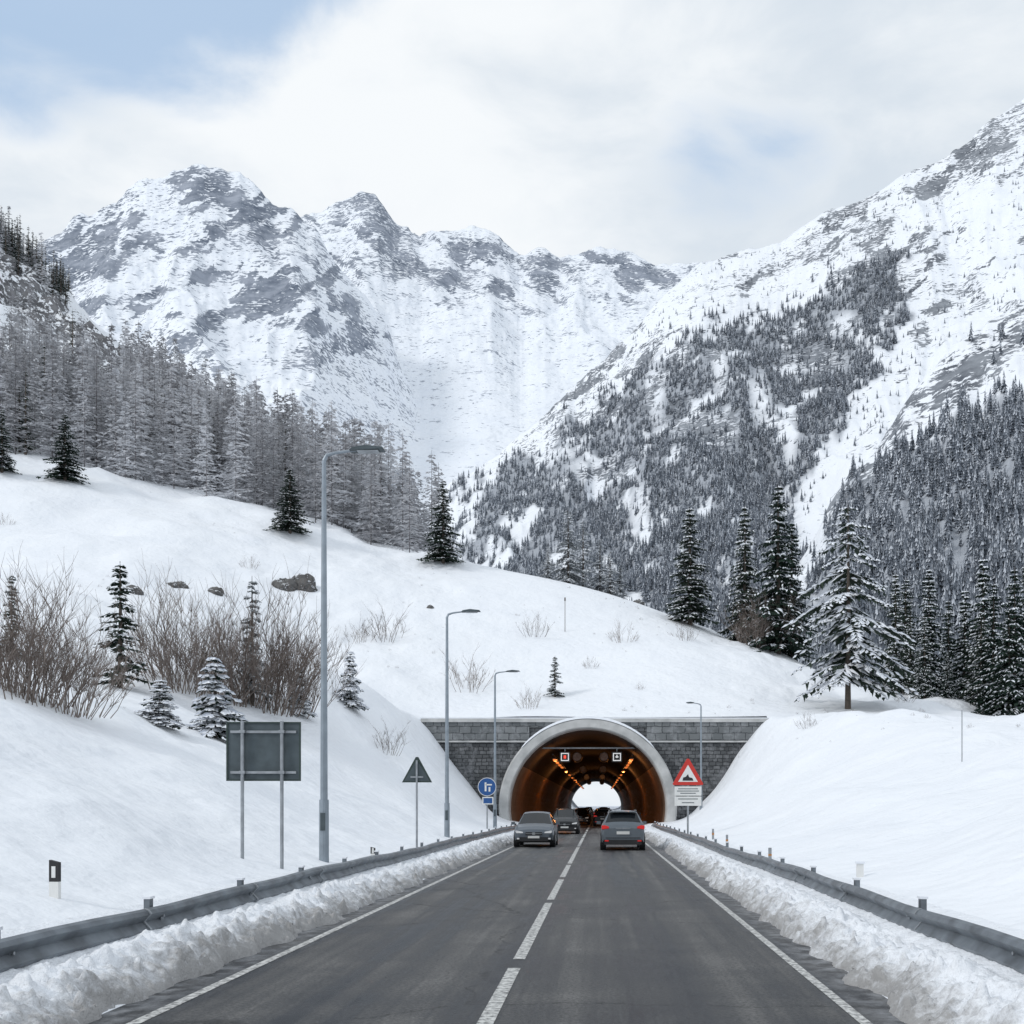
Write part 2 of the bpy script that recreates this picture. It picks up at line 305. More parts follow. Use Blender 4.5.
def ter(X,Y):
    X=np.asarray(X,float); Y=np.asarray(Y,float); X,Y=np.broadcast_arrays(X,Y)
    H=np.maximum(Hf(X,Y),0.6)
    away=np.maximum(np.maximum(-5.3-X,X-3.74),0)
    rough=(fbm(X/9,Y/9,4,3)-0.5)*2.9+(fbm(X/2.2,Y/2.2,3,5)-0.5)*0.55
    H=H+rough*sm(3,14,away)*np.where(Y>88,sm(88,100,Y),1)*np.where(Y>130,1+sm(130,200,Y)*3,1)
    inw=(X>WL-0.6)&(X<WR+0.6)
    hill=np.where(inw&(Y>=WY)&(Y<=EY),np.maximum(H,8.78),H)
    Ye=np.where(Y>EY,WY,Y)
    dl=GL-X; dr=X-GR
    sL=np.interp(Ye,[0,55,70,88],[0.42,0.46,0.8,1.38]); shL=np.interp(Ye,[0,40,88],[1.0,1.2,3.0])
    sR=np.interp(Ye,[0,35,60,75,88],[0.28,0.32,0.5,0.8,1.36]); shR=np.interp(Ye,[0,40,88],[1.0,1.2,3.5])
    def cut(d,s,sh):
        q=d-sh; return 0.34+0.10*np.clip(d,0,None)+s*0.5*(q+np.sqrt(q*q+0.8))-0.10*np.clip(q,0,None)-s*0.5*(-sh+np.sqrt(sh*sh+0.8))
    c=np.where(dl>0,cut(dl,sL,shL),np.where(dr>0,cut(dr,sR,shR),-0.05))
    c=np.where((dl<=0)&(X<RL),-0.05+(RL-X)/(RL-GL)*0.37,c)
    c=np.where((dr<=0)&(X>RR),-0.05+(X-RR)/(GR-RR)*0.37,c)
    c=c+((fbm(X/3,Y/4,3,9)-0.5)*0.75+(fbm(X/0.9,Y/1.1,2,19)-0.5)*0.10)*sm(0.3,4,away)
    k=0.6; front=-np.log(np.exp(-np.clip(hill,0,60)/k)+np.exp(-np.clip(c,-1,60)/k)+1e-300)*k
    front=np.where(hill>30,np.minimum(c,hill),front)
    front=np.where((X>GL-0.4)&(X<GR+0.4),c,front)
    m=((Y<WY)|(Y>EY))
    return np.where(m,front,hill)
ys=np.concatenate([-12+np.array([0,3,6,9]),np.geomspace(1,87.95+3,280)-3])
ys=np.unique(np.concatenate([ys[ys<87.9],[87.95,88.45],np.linspace(89,135,70),np.linspace(136.5,274.5,90),[275.05],np.linspace(276.5,430,70)]))
xp=np.concatenate([np.linspace(4.2,30,110),np.geomspace(30.6,380,150)]); xs=np.concatenate([-xp[::-1],np.linspace(-4.15,4.15,12),xp])
xs[np.argmin(abs(xs-WL))]=WL; xs[np.argmin(abs(xs-WR))]=WR
XX,YY=np.meshgrid(xs,ys); ZZ=ter(XX,YY)
keep=np.ones((len(ys)-1,len(xs)-1),bool)
for r in range(len(ys)-1):
    if (ys[r]<WY<ys[r+1]) or (ys[r]<EY<ys[r+1]):
        keep[r,(xs[:-1]>=WL-0.01)&(xs[1:]<=WR+0.01)]=False
rk=np.zeros(XX.shape)
for (cx,cy,cz),rad in zip(oc,(24,22,26)):
    rk+=0.44*np.exp(-(((XX-cx)/rad)**2+((YY-cy)/32)**2)**1.5)
rk=np.clip(rk,0,0.50)
rdis=rk*(ridged(XX/11,YY/11,3,31)-0.5)*34
grid_obj('snow_ground',XX,YY,ZZ+rdis,M_snow,keep,{'rock':rk})
def hit(px,py,y0=9.0,y1=132.0):
    Y=np.arange(y0,y1,0.2); X=(px-CX)/F*Y; z=ter(X,Y); los=CH+(HY-py)/F*Y
    k=np.where(z>=los)[0]
    if len(k)==0:
        k=[int(np.argmax((z-CH)/Y))]
    return float(X[k[0]]),float(Y[k[0]]),float(z[k[0]])
def at(px,Y):
    X=(px-CX)/F*Y; return X,Y,float(ter(np.array([X]),np.array([Y]))[0])
s=MB(); R=16000; s.face([(-R,-R,-1.5),(R,-R,-1.5),(R,R,-1.5),(-R,R,-1.5)],M_snowp); s.obj('valley_ground')

for side,(e,g) in enumerate([(RL,GL),(RR,GR)]):
    sg=-1 if side==0 else 1
    yb=np.geomspace(3.0,87.9,1100); db=np.concatenate([np.linspace(-0.02,1.5,60),np.linspace(1.56,2.4,14)])
    D,Yb=np.meshgrid(db,yb)
    shift=(fbm(Yb/0.7,Yb*0+side,4,21)-0.5)*0.45
    Xb=e+sg*(D+shift*np.clip(1-D/1.0,0,1))
    base=ter(Xb,Yb)
    w=np.clip(D/0.10,0,1)*(1-sm(1.4,2.4,D))
    gr=1-0.7*sm(0.75,1.1,D)
    lump=(ridged(Xb*1.6,Yb*1.3,3,40+side)-0.45)*0.12+(fbm(Xb*5,Yb*5,3,50+side)-0.5)*0.16+(fbm(Xb*17,Yb*17,2,52+side)-0.5)*0.07
    big=(fbm(Yb/4,Yb*0+7*side,2,77)-0.5)*0.16*np.sin(np.pi*np.clip(D/1.1,0,1))
    chunk=np.clip(vn(Xb*8,Yb*8,60+side)-0.68,0,1)*0.40*(1-sm(0.5,1.0,D))
    hump=0.13*np.sin(np.pi*np.clip(D/1.0,0,1))
    Zb=base+w*(hump+big+(lump+chunk)*gr+0.03)-(1-np.clip(D/0.05,0,1))*0.08-0.12*sm(1.9,2.4,D)
    grid_obj('snow_bank',Xb,Yb,Zb,M_bank,None,{'dirt':np.clip(1-D/0.6,0,1)*(0.5+fbm(Yb/5,Yb*0+side,2,66))})

# ---------------------------------------------------------------- road
s=MB(); s.box((-0.9,210,-0.03),(9.9,450,0.06),M_asph); road=s.obj('road')
s=MB(); z=0.004
def strip(x0,x1,y0,y1): s.face([(x0,y0,z),(x1,y0,z),(x1,y1,z),(x0,y1,z)],M_paint)
strip(-3.91,-3.80,-10,430); strip(2.15,2.25,-10,430)
for a,b_ in [(1,6),(6.8,12.2),(12.9,20.4),(21.1,26.9),(27.8,33.6),(34.3,48),(49,62),(63,76)]: strip(-1.02,-0.88,a,b_)
yy=78
while yy<420: strip(-1.02,-0.88,yy,yy+6); yy+=9
s.obj('road_markings')

# ---------------------------------------------------------------- tunnel
tun=bpy.data.objects.new('road_tunnel',None); scene.collection.objects.link(tun)
TX,TZ,TR,TO=-0.96,1.7,6.2,7.04
def arc(r,n=48,zmin=-0.1):
    a0=-math.asin((TZ-zmin)/r); return [(TX+r*math.cos(a),TZ+r*math.sin(a)) for a in np.linspace(a0,math.pi-a0,n+1)]
def portal(yw,yf,sgn):
    s=MB(); hole=arc(6.9,48,-0.3); top=8.5
    out=[]
    for x,z_ in hole:
        dx,dz=x-TX,z_-TZ
        t=1e9
        if dx>1e-6: t=min(t,(WR-TX)/dx)
        if dx<-1e-6: t=min(t,(WL-TX)/dx)
        if dz>1e-6: t=min(t,(top-TZ)/dz)
        X_,Z_=TX+dx*t,TZ+dz*t
        out.append((X_,max(Z_,-0.3)))
    for i in range(len(hole)-1):
        a,b_,c,d=hole[i],hole[i+1],out[i+1],out[i]
        pts=[(a[0],yw,a[1]),(b_[0],yw,b_[1]),(c[0],yw,c[1])]
        if abs(c[0]-d[0])>0.01 and abs(c[1]-d[1])>0.01 and max(c[1],d[1])>top-0.01:
            cx=WR if c[0]>TX else WL; pts.append((cx,yw,top))
        pts.append((d[0],yw,d[1])); s.face(pts,M_wall)
    x0=WL-0.1; x1=WR+0.1
    s.box(((x0+x1)/2,yw+0.2*sgn,8.64),(x1-x0,0.86,0.28),M_conc)
    s.box(((x0+x1)/2,yw+0.24*sgn,8.82),(x1-x0+0.1,0.7,0.10),M_snowp)
    for xa,xb in ((WL,TX-4.7),(TX+4.7,WR)):
        s.box(((xa+xb)/2,yw-0.05*sgn,7.75),(xb-xa,0.12,1.5),M_wall2)
        s.box(((xa+xb)/2,yw-0.09*sgn,6.95),(xb-xa,0.22,0.12),M_conc)
    s.box((TX,yw-0.02*sgn,8.3),(9.4,0.06,0.4),M_wall2)
    s.obj('retaining_wall' if sgn>0 else 'rear_wall',parent=tun)
    s=MB(); prof=[(TR,0.45*sgn),(TR+0.02,-1.15*sgn),(TR+0.12,-1.3*sgn),(TO-0.12,-1.3*sgn),(TO,-1.15*sgn),(TO,0.3*sgn)]
    A_=[arc(r,64,-0.1) for r,_ in prof]
    for j in range(len(prof)-1):
        for i in range(64):
            a=A_[j][i];b_=A_[j][i+1];c=A_[j+1][i+1];d=A_[j+1][i]
            s.face([(a[0],yw+prof[j][1],a[1]),(b_[0],yw+prof[j][1],b_[1]),(c[0],yw+prof[j+1][1],c[1]),(d[0],yw+prof[j+1][1],d[1])],M_conc)
    n=24
    for i in range(n):
        a0=math.radians(42+96*i/n);a1=math.radians(42+96*(i+1)/n)
        def q(a,r,y): return (TX+r*math.cos(a),y,TZ+r*math.sin(a))
        t0=TO+0.02+0.14*math.sin(math.pi*i/n)**0.5; t1=TO+0.02+0.14*math.sin(math.pi*(i+1)/n)**0.5 if i<n-1 else TO+0.02
        s.face([q(a0,t0,yw-1.22*sgn),q(a1,t1,yw-1.22*sgn),q(a1,t1,yw),q(a0,t0,yw)],M_snowp)
        s.face([q(a0,TO-0.04,yw-1.32*sgn),q(a1,TO-0.04,yw-1.32*sgn),q(a1,t1,yw-1.22*sgn),q(a0,t0,yw-1.22*sgn)],M_snowp)
    s.obj('portal_arch' if sgn>0 else 'exit_arch',smooth=False,parent=tun)
portal(WY,WY,1); portal(EY,EY,-1)
s=MB(); ar=arc(TR,48,-0.1); ysr=np.linspace(88.4,274.6,32)
for i in range(48):
    zc=(ar[i][1]+ar[i+1][1])/2
    for j in range(31):
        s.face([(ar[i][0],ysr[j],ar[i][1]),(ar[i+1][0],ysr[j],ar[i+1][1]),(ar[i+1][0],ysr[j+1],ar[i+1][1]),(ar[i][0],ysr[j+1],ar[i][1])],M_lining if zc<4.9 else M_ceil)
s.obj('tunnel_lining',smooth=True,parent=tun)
s=MB()
s.box((-5.9,181,0.06),(1.9,186,0.2),M_conc); s.box((4.0,181,0.06),(1.9,186,0.2),M_conc)
s.obj('tunnel_walkway',parent=tun)
s=MB()
for x in (-3.9,2.7):
    y=95.0
    while y<265:
        s.box((x,y,5.75),(0.22,2.6,0.10),M_lampO); s.box((x,y,5.86),(0.34,2.8,0.1),M_dark); y+=14 if y>110 else 6.0
    s.box((x,181,6.05),(0.1,180,0.1),M_dark)
for y in (112,150,190,230):
    for x in (-2.3,0.4): s.tube([(x,y-1.6,6.75),(x,y-1.3,6.75),(x,y+1.3,6.75),(x,y+1.6,6.75)],[0.42,0.5,0.5,0.42],M_galv,14)
s.obj('tunnel_lamps',parent=tun)
for y,e in ((98,120),(128,170),(180,160),(235,110)):
    for x in (-3.9,2.7):
        l=bpy.data.lights.new('sodium_light','POINT'); l.energy=e; l.color=(1.0,0.36,0.10); l.shadow_soft_size=0.2
        o=bpy.data.objects.new('sodium_light',l); o.location=(x,y,5.45); scene.collection.objects.link(o); o.parent=tun
s=MB(); s.box((-0.9,91.2,6.6),(8.0,0.12,0.12),M_galv)
for x in (-2.9,1.4):
    s.box((x,91,5.85),(0.85,0.25,0.85),M_dark); s.box((x,91.1,6.35),(0.08,0.08,0.4),M_galv)
    s.box((x,90.865,5.85),(0.66,0.02,0.66),M_white_e); s.box((x,90.85,5.85),(0.5,0.015,0.5),M_dark)
s.box((-2.9,90.835,5.85),(0.2,0.015,0.26),M_rede); s.box((1.4,90.835,5.85),(0.26,0.015,0.08),M_white_e); s.box((1.4,90.834,5.9),(0.08,0.012,0.28),M_white_e)
s.obj('lane_signals',parent=tun)

# ---------------------------------------------------------------- guardrails
def guardrail(xg,sg,y0,y1):
    s=MB()
    pr=[(0,0.66),(0.05,0.64),(0.08,0.595),(0.03,0.54),(0.0,0.505),(0.03,0.47),(0.08,0.415),(0.05,0.37),(0,0.35)]
    ysg=np.arange(y0,y1+0.01,1.0); rings=[]
    for y in ysg:
        dz=0.02*math.sin(y*0.35)+0.012*math.sin(y*1.3)-0.03; dx=0.02*math.sin(y*0.21+xg)
        end=np.interp(y,[y1-4,y1],[0,-0.25])
        rings.append([(xg+dx-sg*a,y,zz+dz+end) for a,zz in pr])
    for a,b_ in zip(rings,rings[1:]):
        for i in range(len(pr)-1): s.face([a[i],a[i+1],b_[i+1],b_[i]],M_rail)
    y=y0+0.6
    while y<y1-2:
        s.box((xg+sg*0.16,y,0.31),(0.07,0.11,0.74),M_rail); s.box((xg+sg*0.06,y,0.48),(0.14,0.10,0.18),M_rail)
        s.box((xg+sg*0.16,y,0.695),(0.10,0.14,0.03),M_snowp)
        s.tube([(xg-sg*0.005,y,0.475),(xg-sg*0.03,y,0.475)],0.018,M_galv,6)
        y+=3.4
    y=y0+2.3
    while y<y1-4:
        dz=0.02*math.sin(y*0.35)-0.03
        s.prism([(xg-sg*(a+0.004),zz+dz) for a,zz in pr]+[(xg+sg*0.006,0.36+dz),(xg+sg*0.006,0.65+dz)],y-0.02,y+0.02,M_galv); y+=4.0
    s.obj('guardrail')
guardrail(GL,-1,2.5,80); guardrail(GR,1,2.5,80)

# ---------------------------------------------------------------- street furniture
def lamp(px,Y,h,arm,dirn,name='street_lamp'):
    x,y,z_=at(px,Y); s=MB(); 
    s.tube([(0,0,-0.4),(0,0,1.4)],[0.115,0.11],M_pole,12); s.tube([(0,0,1.4),(0,0,h*0.6),(0,0,h-0.15)],[0.085,0.07,0.05],M_pole,12)
    s.tube([(0,0,h-0.15),(dirn*0.06,0,h-0.03),(dirn*0.25,0,h+0.03),(dirn*arm*0.6,0,h+0.09)],[0.05,0.045,0.035,0.03],M_pole,8)
    s.box((0,-0.115,0.9),(0.11,0.02,0.4),M_signback)
    a=dirn*arm
    P_=[(a*0.5,h+0.06),(a*0.55,h+0.12),(a*0.8,h+0.17),(a*1.12,h+0.13),(a*1.15,h+0.09)]
    s.prism([(p[0],p[1]) for p in P_],-0.14,0.14,M_signback)
    s.box((a*0.84,0,h+0.055),(abs(a)*0.4,0.22,0.02),M_galv)
    s.obj(name,(x,y,z_))
lamp(324,25.0,9.25,1.2,1); lamp(447,45.3,9.2,1.2,1); lamp(495,66,9.3,1.3,1); lamp(701,84,8.0,1.0,-1)
x,y,z_=at(264,22); s=MB(); zb=2.30-z_; zt=3.48-z_
s.box((0,0,(zb+zt)/2),(1.46,0.03,zt-zb),M_signback)
for e in (-1,1): s.box((e*0.722,-0.022,(zb+zt)/2),(0.03,0.035,zt-zb),M_tri)
for zz in (zb+0.015,zt-0.015): s.box((0,-0.022,zz),(1.41,0.035,0.03),M_tri)
for e in (-0.40,0.38): s.tube([(e,-0.10,-0.5),(e,-0.10,zt+0.01)],0.036,M_galv,10)
for zz in (zb+0.17,zt-0.2): s.box((0,-0.045,zz),(1.3,0.03,0.05),M_galv)
for e in (-0.40,0.38):
    for zz in (zb+0.17,zt-0.2): s.box((e,-0.12,zz),(0.11,0.05,0.06),M_galv)
s.obj('road_sign',(x,y,z_),0.03)
x,y,z_=at(417,35); s=MB()
s.prism([(-0.48,2.55-z_),(0.48,2.55-z_),(0.04,3.36-z_),(-0.04,3.36-z_)],0,0.03,M_tri)
s.prism([(-0.40,2.595-z_),(0.40,2.595-z_),(0.0,3.27-z_)],-0.004,0.0,M_signback)
s.tube([(0,-0.05,-0.4),(0,-0.05,3.25-z_)],0.033,M_galv,10); s.box((0,-0.04,2.72-z_),(0.4,0.03,0.05),M_galv)
s.obj('warning_sign',(x,y,z_),0.02)
x,y,z_=at(487,62); s=MB(); c=2.88-z_
def disc(r,y0,y1,mat,cz=c,n=28): s.prism([(r*math.cos(2*math.pi*i/n),cz+r*math.sin(2*math.pi*i/n)) for i in range(n)],y0,y1,mat)
disc(0.52,0,0.03,M_white); disc(0.49,-0.004,0.0,M_blue)
s.box((-0.08,-0.007,c),(0.1,0.006,0.5),M_white); s.box((0.1,-0.007,c+0.12),(0.35,0.006,0.08),M_white); s.box((0.14,-0.007,c-0.14),(0.1,0.006,0.25),M_white)
s.box((0.05,-0.01,c-0.78),(0.62,0.03,0.42),M_white); s.box((0.05,-0.03,c-0.78),(0.5,0.006,0.3),M_blue)
s.tube([(0,0.06,-0.4),(0,0.06,c+0.5)],0.04,M_galv,8); s.obj('mandatory_sign',(x,y,z_))
x,y,z_=at(688,50); s=MB(); b0=2.75-z_
s.prism([(-0.66,b0),(0.66,b0),(0.70,b0+0.06),(0.05,b0+1.2),(-0.05,b0+1.2),(-0.70,b0+0.06)],0,0.03,M_red)
s.prism([(-0.45,b0+0.15),(0.45,b0+0.15),(0,b0+0.92)],-0.005,0.0,M_white)
s.prism([(-0.25,b0+0.2),(0.25,b0+0.2),(0.2,b0+0.32),(0.05,b0+0.36),(0.0,b0+0.5),(-0.1,b0+0.38),(-0.22,b0+0.34)],-0.011,-0.005,M_dark)
s.box((0,0.012,b0-0.27),(1.22,0.03,0.42),M_white); s.box((0,0.012,b0-0.73),(1.22,0.03,0.42),M_white)
for zz,ww in [(b0-0.17,0.9),(b0-0.27,1.0),(b0-0.37,0.7),(b0-0.63,0.9),(b0-0.8,0.55)]: s.box((0,-0.006,zz),(ww,0.006,0.035),M_signback)
s.tube([(0,0.07,-0.4),(0,0.07,b0+1.1)],0.045,M_galv,8); s.obj('warning_sign',(x,y,z_))
def delin(px,Y,h=0.55,kind=0):
    x,y,z_=at(px,Y); s=MB()
    if kind==0:
        s.prism([(-0.06,-0.3),(0.06,-0.3),(0.06,h*0.42),(-0.06,h*0.42)],-0.03,0.03,M_white)
        s.prism([(-0.06,h*0.42),(0.06,h*0.42),(0.06,h-0.03),(-0.06,h)],-0.03,0.03,M_dark)
        s.box((0.0,-0.032,h*0.68),(0.05,0.006,0.14),M_white)
    elif kind==1:
        s.box((0,0,h/2),(0.08,0.05,h+0.3),M_galv); s.box((0,-0.002,h*0.8),(0.085,0.056,h*0.3),M_orange)
    else:
        s.box((0,0,h/2),(0.12,0.07,h+0.3),M_white); s.box((0,0,h+0.17),(0.16,0.11,0.04),M_snowp)
    s.obj('delineator_post',(x,y,z_),0.1*math.sin(px))
delin(55,13.5,0.46); delin(373,28.5,0.3)
delin(770,28,0.16,1); delin(727,38,0.22,1); delin(713,44,0.28,1); delin(860,20,0.1,2)
x,y,z_=hit(962,762); s=MB(); s.tube([(0,0,-0.3),(0,0,2.0)],0.02,M_galv,6); s.obj('snow_pole',(x,y,z_))
x,y,z_=hit(565,632); s=MB(); s.tube([(0,0,-0.3),(0,0,3.4)],0.03,M_bark,6); s.box((0,0,3.3),(0.14,0.05,0.35),M_bark); s.obj('snow_pole',(x,y,z_))

# ---------------------------------------------------------------- cars
def car(name,loc,paint,kind,rot):
    Hs=1.0 if kind=='hatch' else 1.05
    st=[(0.00,.66,.34,.58,.60,.60),(0.08,.82,.24,.72,.75,.74),(0.40,.87,.20,.84,.88,.78),(1.0,.89,.20,.92,.98,.80),(1.12,.89,.20,.94,1.0,.79),
        (1.95,.89,.20,.97,1.46,.60),(2.7,.89,.20,.99,1.52,.61),(3.6,.885,.20,1.0,1.47,.59),(4.15,.87,.22,1.0,1.06,.76),(4.3,.85,.26,.93,.96,.76),(4.36,.78,.36,.8,.84,.70)]
    if kind=='suv': st[7]=(3.75,.885,.22,1.02,1.47,.60); st[8]=(4.18,.87,.24,1.0,1.08,.78)
    s=MB(); rings=[]
    for (y,hw,zb,zl,zr,hr) in st:
        y-=2.18; zb*=Hs; zl*=Hs; zr*=Hs
        zm=zb+(zl-zb)*0.55
        half=[(hw*.82,zb),(hw*.97,zb+.08),(hw,zm),(hw*.985,zl-.06),(hw*.95,zl),(hr,zr-.05),(hr*.92,zr-0.01),(hr*.5,zr+.025)]
        ring=[(a,y,b_) for a,b_ in half]+[(0,y,zr+.035)]+[(-a,y,b_) for a,b_ in reversed(half)]
        rings.append(ring)
    nn=len(rings[0])
    for i in range(len(rings)-1):
        for k in range(nn-1):
            kk=min(k,nn-2-k); mt=paint
            if i==4 and kk in (6,7): mt=M_glass
            if i==4 and kk==4: mt=M_glass
            if i in (5,6) and kk==4: mt=M_glass
            if i==7 and kk in (6,7): mt=M_glass
            if kk==0: mt=M_dark
            s.face([rings[i][k],rings[i+1][k],rings[i+1][k+1],rings[i][k+1]],mt)
        s.face([rings[i][0],rings[i][-1],rings[i+1][-1],rings[i+1][0]],M_dark)
    s.face(rings[0][::-1],paint); s.face(rings[-1],paint)
    for e in (-1,1):
        s.box((e*0.745,0.35,1.22*Hs),(0.03,0.07,0.44*Hs),M_dark)
        s.box((e*0.99,-0.95,1.03*Hs),(0.17,0.12,0.12),paint)
        s.box((e*0.9,-0.95,0.98*Hs),(0.1,0.05,0.05),M_dark)
        s.box((e*0.89,0.1,0.26),(0.03,2.2,0.1),M_dark)
        for yw in (-1.38,1.28):
            s.tube([(e*0.68,yw,0.32),(e*0.905,yw,0.32)],0.40,M_dark,20); s.tube([(e*0.70,yw,0.32),(e*0.915,yw,0.32)],0.325,M_tyre,22); s.tube([(e*0.9,yw,0.32),(e*0.925,yw,0.32)],0.2,M_rim,14)
    fy=-2.19
    s.box((0,fy-0.005,0.60*Hs),(0.72,0.06,0.13),M_dark); s.box((0,fy-0.04,0.60*Hs),(0.7,0.01,0.02),M_rim); s.box((0,fy-0.04,0.60*Hs),(0.12,0.02,0.1),M_rim)
    s.box((0,fy+0.03,0.36),(1.25,0.14,0.18),M_dark); s.box((0,fy-0.05,0.45),(0.5,0.02,0.10),M_plate)
    for e in (-1,1):
        s.prism([(e*.46,.62*Hs),(e*.76,.62*Hs),(e*.80,.72*Hs),(e*.74,.73*Hs),(e*.48,.68*Hs)],fy+0.0,fy+0.2,M_head)
        s.box((e*.66,fy+0.03,0.38),(0.14,0.1,0.06),M_head)
    ry=2.16
    s.box((0,ry+0.0,0.34),(1.5,0.14,0.2),M_dark); s.box((0,ry+0.06,0.66 if kind=='hatch' else 0.72),(0.52,0.02,0.12),M_plate)
    s.box((0,ry+0.02,0.86*Hs),(0.6,0.02,0.025),M_rim); s.box((0,ry+0.04,0.52),(1.4,0.04,0.02),M_dark)
    for e in (-1,1):
        s.prism([(e*.56,.86*Hs),(e*.86,.82*Hs),(e*.87,.96*Hs),(e*.74,.98*Hs),(e*.58,.93*Hs)],ry-0.22,ry+0.035,M_tail)
        s.box((e*.66,ry+0.075,0.40),(0.16,0.02,0.05),M_tail)
    s.box((0,1.72 if kind=='suv' else 1.6,1.49*Hs),(1.05,0.22,0.03),paint)
    if kind=='suv':
        for e in (-1,1): s.box((e*0.55,0.3,1.545*Hs),(0.04,1.8,0.035),M_rim)
    me=s.mesh(name,False)
    return put(name,me,loc,rot)
PI=math.pi
car('car',(-2.88,50,0.0),M_carA,'hatch',0.0)
car('suv',(0.93,46.5,0.0),M_carB,'suv',PI)
car('suv',(-2.25,72,0.0),M_carC,'suv',0.0)
for i,(x,y) in enumerate([(0.3,100),(0.5,122),(0.1,136),(0.5,160),(0.4,182),(0.7,210),(-1.9,108),(-2.0,128),(-2.5,196),(-2.4,240)]):
    car(('car','suv')[i%2],(x,y,0),(M_carC,M_carC,M_carB)[i%3],('hatch','suv')[i%2],PI if x>0 else 0)

# ---------------------------------------------------------------- vegetation generators
def conifer(seed,h,r,nlev,snow,mats,sparse=1.0,droop=0.35,zlow=0.06,sk=0.72,env_p=0.82,thick=1.0,irr=0.0):
    R_=random.Random(seed); s=MB(); mn,msn=mats
    s.tube([(0,0,-0.4),(0.03*h/10,0,h*0.5),(0,0,h)],[h*0.014+0.03,h*0.009+0.015,0.01],M_bark,7)
    for l in range(nlev):
        zf=zlow+(0.985-zlow)*(l+R_.random()*0.7)/nlev
        env=(1-zf)**env_p*(0.85+0.15*math.sin(l*1.7))
        nb=int((5+4*(1-zf))*sparse+R_.random())
        for b_ in range(nb):
            az=R_.random()*6.283; L_=r*env*(0.62+0.5*R_.random()-irr*R_.random())+0.10
            if R_.random()<0.10: L_*=0.55
            z0=h*zf; up=0.25 if zf>0.75 else (0.05-0.12*(1-zf)); ca,sa=math.cos(az),math.sin(az)
            npt=max(3,int(L_/ (0.17+0.012*h) )+1)
            for i in range(npt):
                t=(i+0.6)/npt; rr=L_*t; zz=z0+up*rr-droop*rr*t+ (0.12*L_ if t>0.85 else 0)*0.5
                bx,by=ca*rr,sa*rr
                w=(0.16+0.30*L_*(1-0.75*t))*(0.7+0.6*R_.random())*thick
                for e in (-1,1):
                    if R_.random()>0.92: continue
                    an=az+e*(0.55+0.55*R_.random()); dx,dy=math.cos(an),math.sin(an)
                    dz=-0.25-0.45*R_.random()
                    hw=0.035+0.16*w*(0.7+0.6*R_.random()); pxn,pyn=-dy*hw,dx*hw
                    m_=(bx+dx*w*0.5,by+dy*w*0.5,zz+dz*w*0.35)
                    tip=(bx+dx*w,by+dy*w,zz+dz*w)
                    s.face([(bx,by,zz),(m_[0]+pxn,m_[1]+pyn,m_[2]-0.05),tip,(m_[0]-pxn,m_[1]-pyn,m_[2]-0.05)],mn)
                    if R_.random()<snow*(0.6+0.6*t):
                        k=sk; zo=0.05; td=0.85 if sk<1 else 0.98
                        lo=0.06 if sk<1 else 0.10
                        s.face([(bx,by,zz+zo),(m_[0]+pxn*k,m_[1]+pyn*k,m_[2]+zo-(0 if sk<1 else lo)),(bx+dx*w*td,by+dy*w*td,zz+dz*w*td+zo-(0 if sk<1 else 0.02)),(m_[0],m_[1],m_[2]+zo*2)],msn)
                        s.face([(bx,by,zz+zo),(m_[0],m_[1],m_[2]+zo*2),(bx+dx*w*td,by+dy*w*td,zz+dz*w*td+zo-(0 if sk<1 else 0.02)),(m_[0]-pxn*k,m_[1]-pyn*k,m_[2]+zo-(0 if sk<1 else lo))],msn)
                if R_.random()<0.6:
                    hl=0.12+0.18*L_*R_.random()*0.8; a2=R_.random()*6.28; q=0.05+0.03*L_
                    s.face([(bx-q*math.cos(a2),by-q*math.sin(a2),zz),(bx+q*math.cos(a2),by+q*math.sin(a2),zz),(bx,by,zz-hl)],mn)
            s.face([(-sa*0.03,ca*0.03,z0),(sa*0.03,-ca*0.03,z0),(ca*L_*.8,sa*L_*.8,z0+up*L_*.8-droop*L_*.64)],M_bark)
    return s.mesh('conifer_mesh_%d'%seed)
def larch(seed,h,r,n):
    R_=random.Random(seed); s=MB()
    s.tube([(0,0,-0.6),(0,0,h*0.5),(0,0,h)],[0.11,0.07,0.02],M_lbark,3,False)
    for i in range(n):
        zf=0.05+0.93*R_.random()**1.25; az=R_.random()*6.283; L_=r*(1-zf)**0.85*(0.6+0.6*R_.random())+0.2
        ca,sa=math.cos(az),math.sin(az); z0=h*zf; up=R_.uniform(-0.35,0.15)
        p1=(ca*L_,sa*L_,z0+up*L_); w=0.06
        s.face([(0,0,z0-w),(0,0,z0+w),p1],M_larch)
        for k in range(4):
            t=R_.uniform(0.25,1); bx,by,bz=ca*L_*t,sa*L_*t,z0+up*L_*t; an=az+R_.uniform(-1.3,1.3); l2=R_.uniform(0.35,0.85)*(0.45+0.25*L_)
            dz=R_.uniform(-0.7,0.2)*l2
            s.face([(bx,by,bz-0.12),(bx,by,bz+0.12),(bx+math.cos(an)*l2,by+math.sin(an)*l2,bz+dz)],M_larch)
    return s.mesh('larch_mesh_%d'%seed)
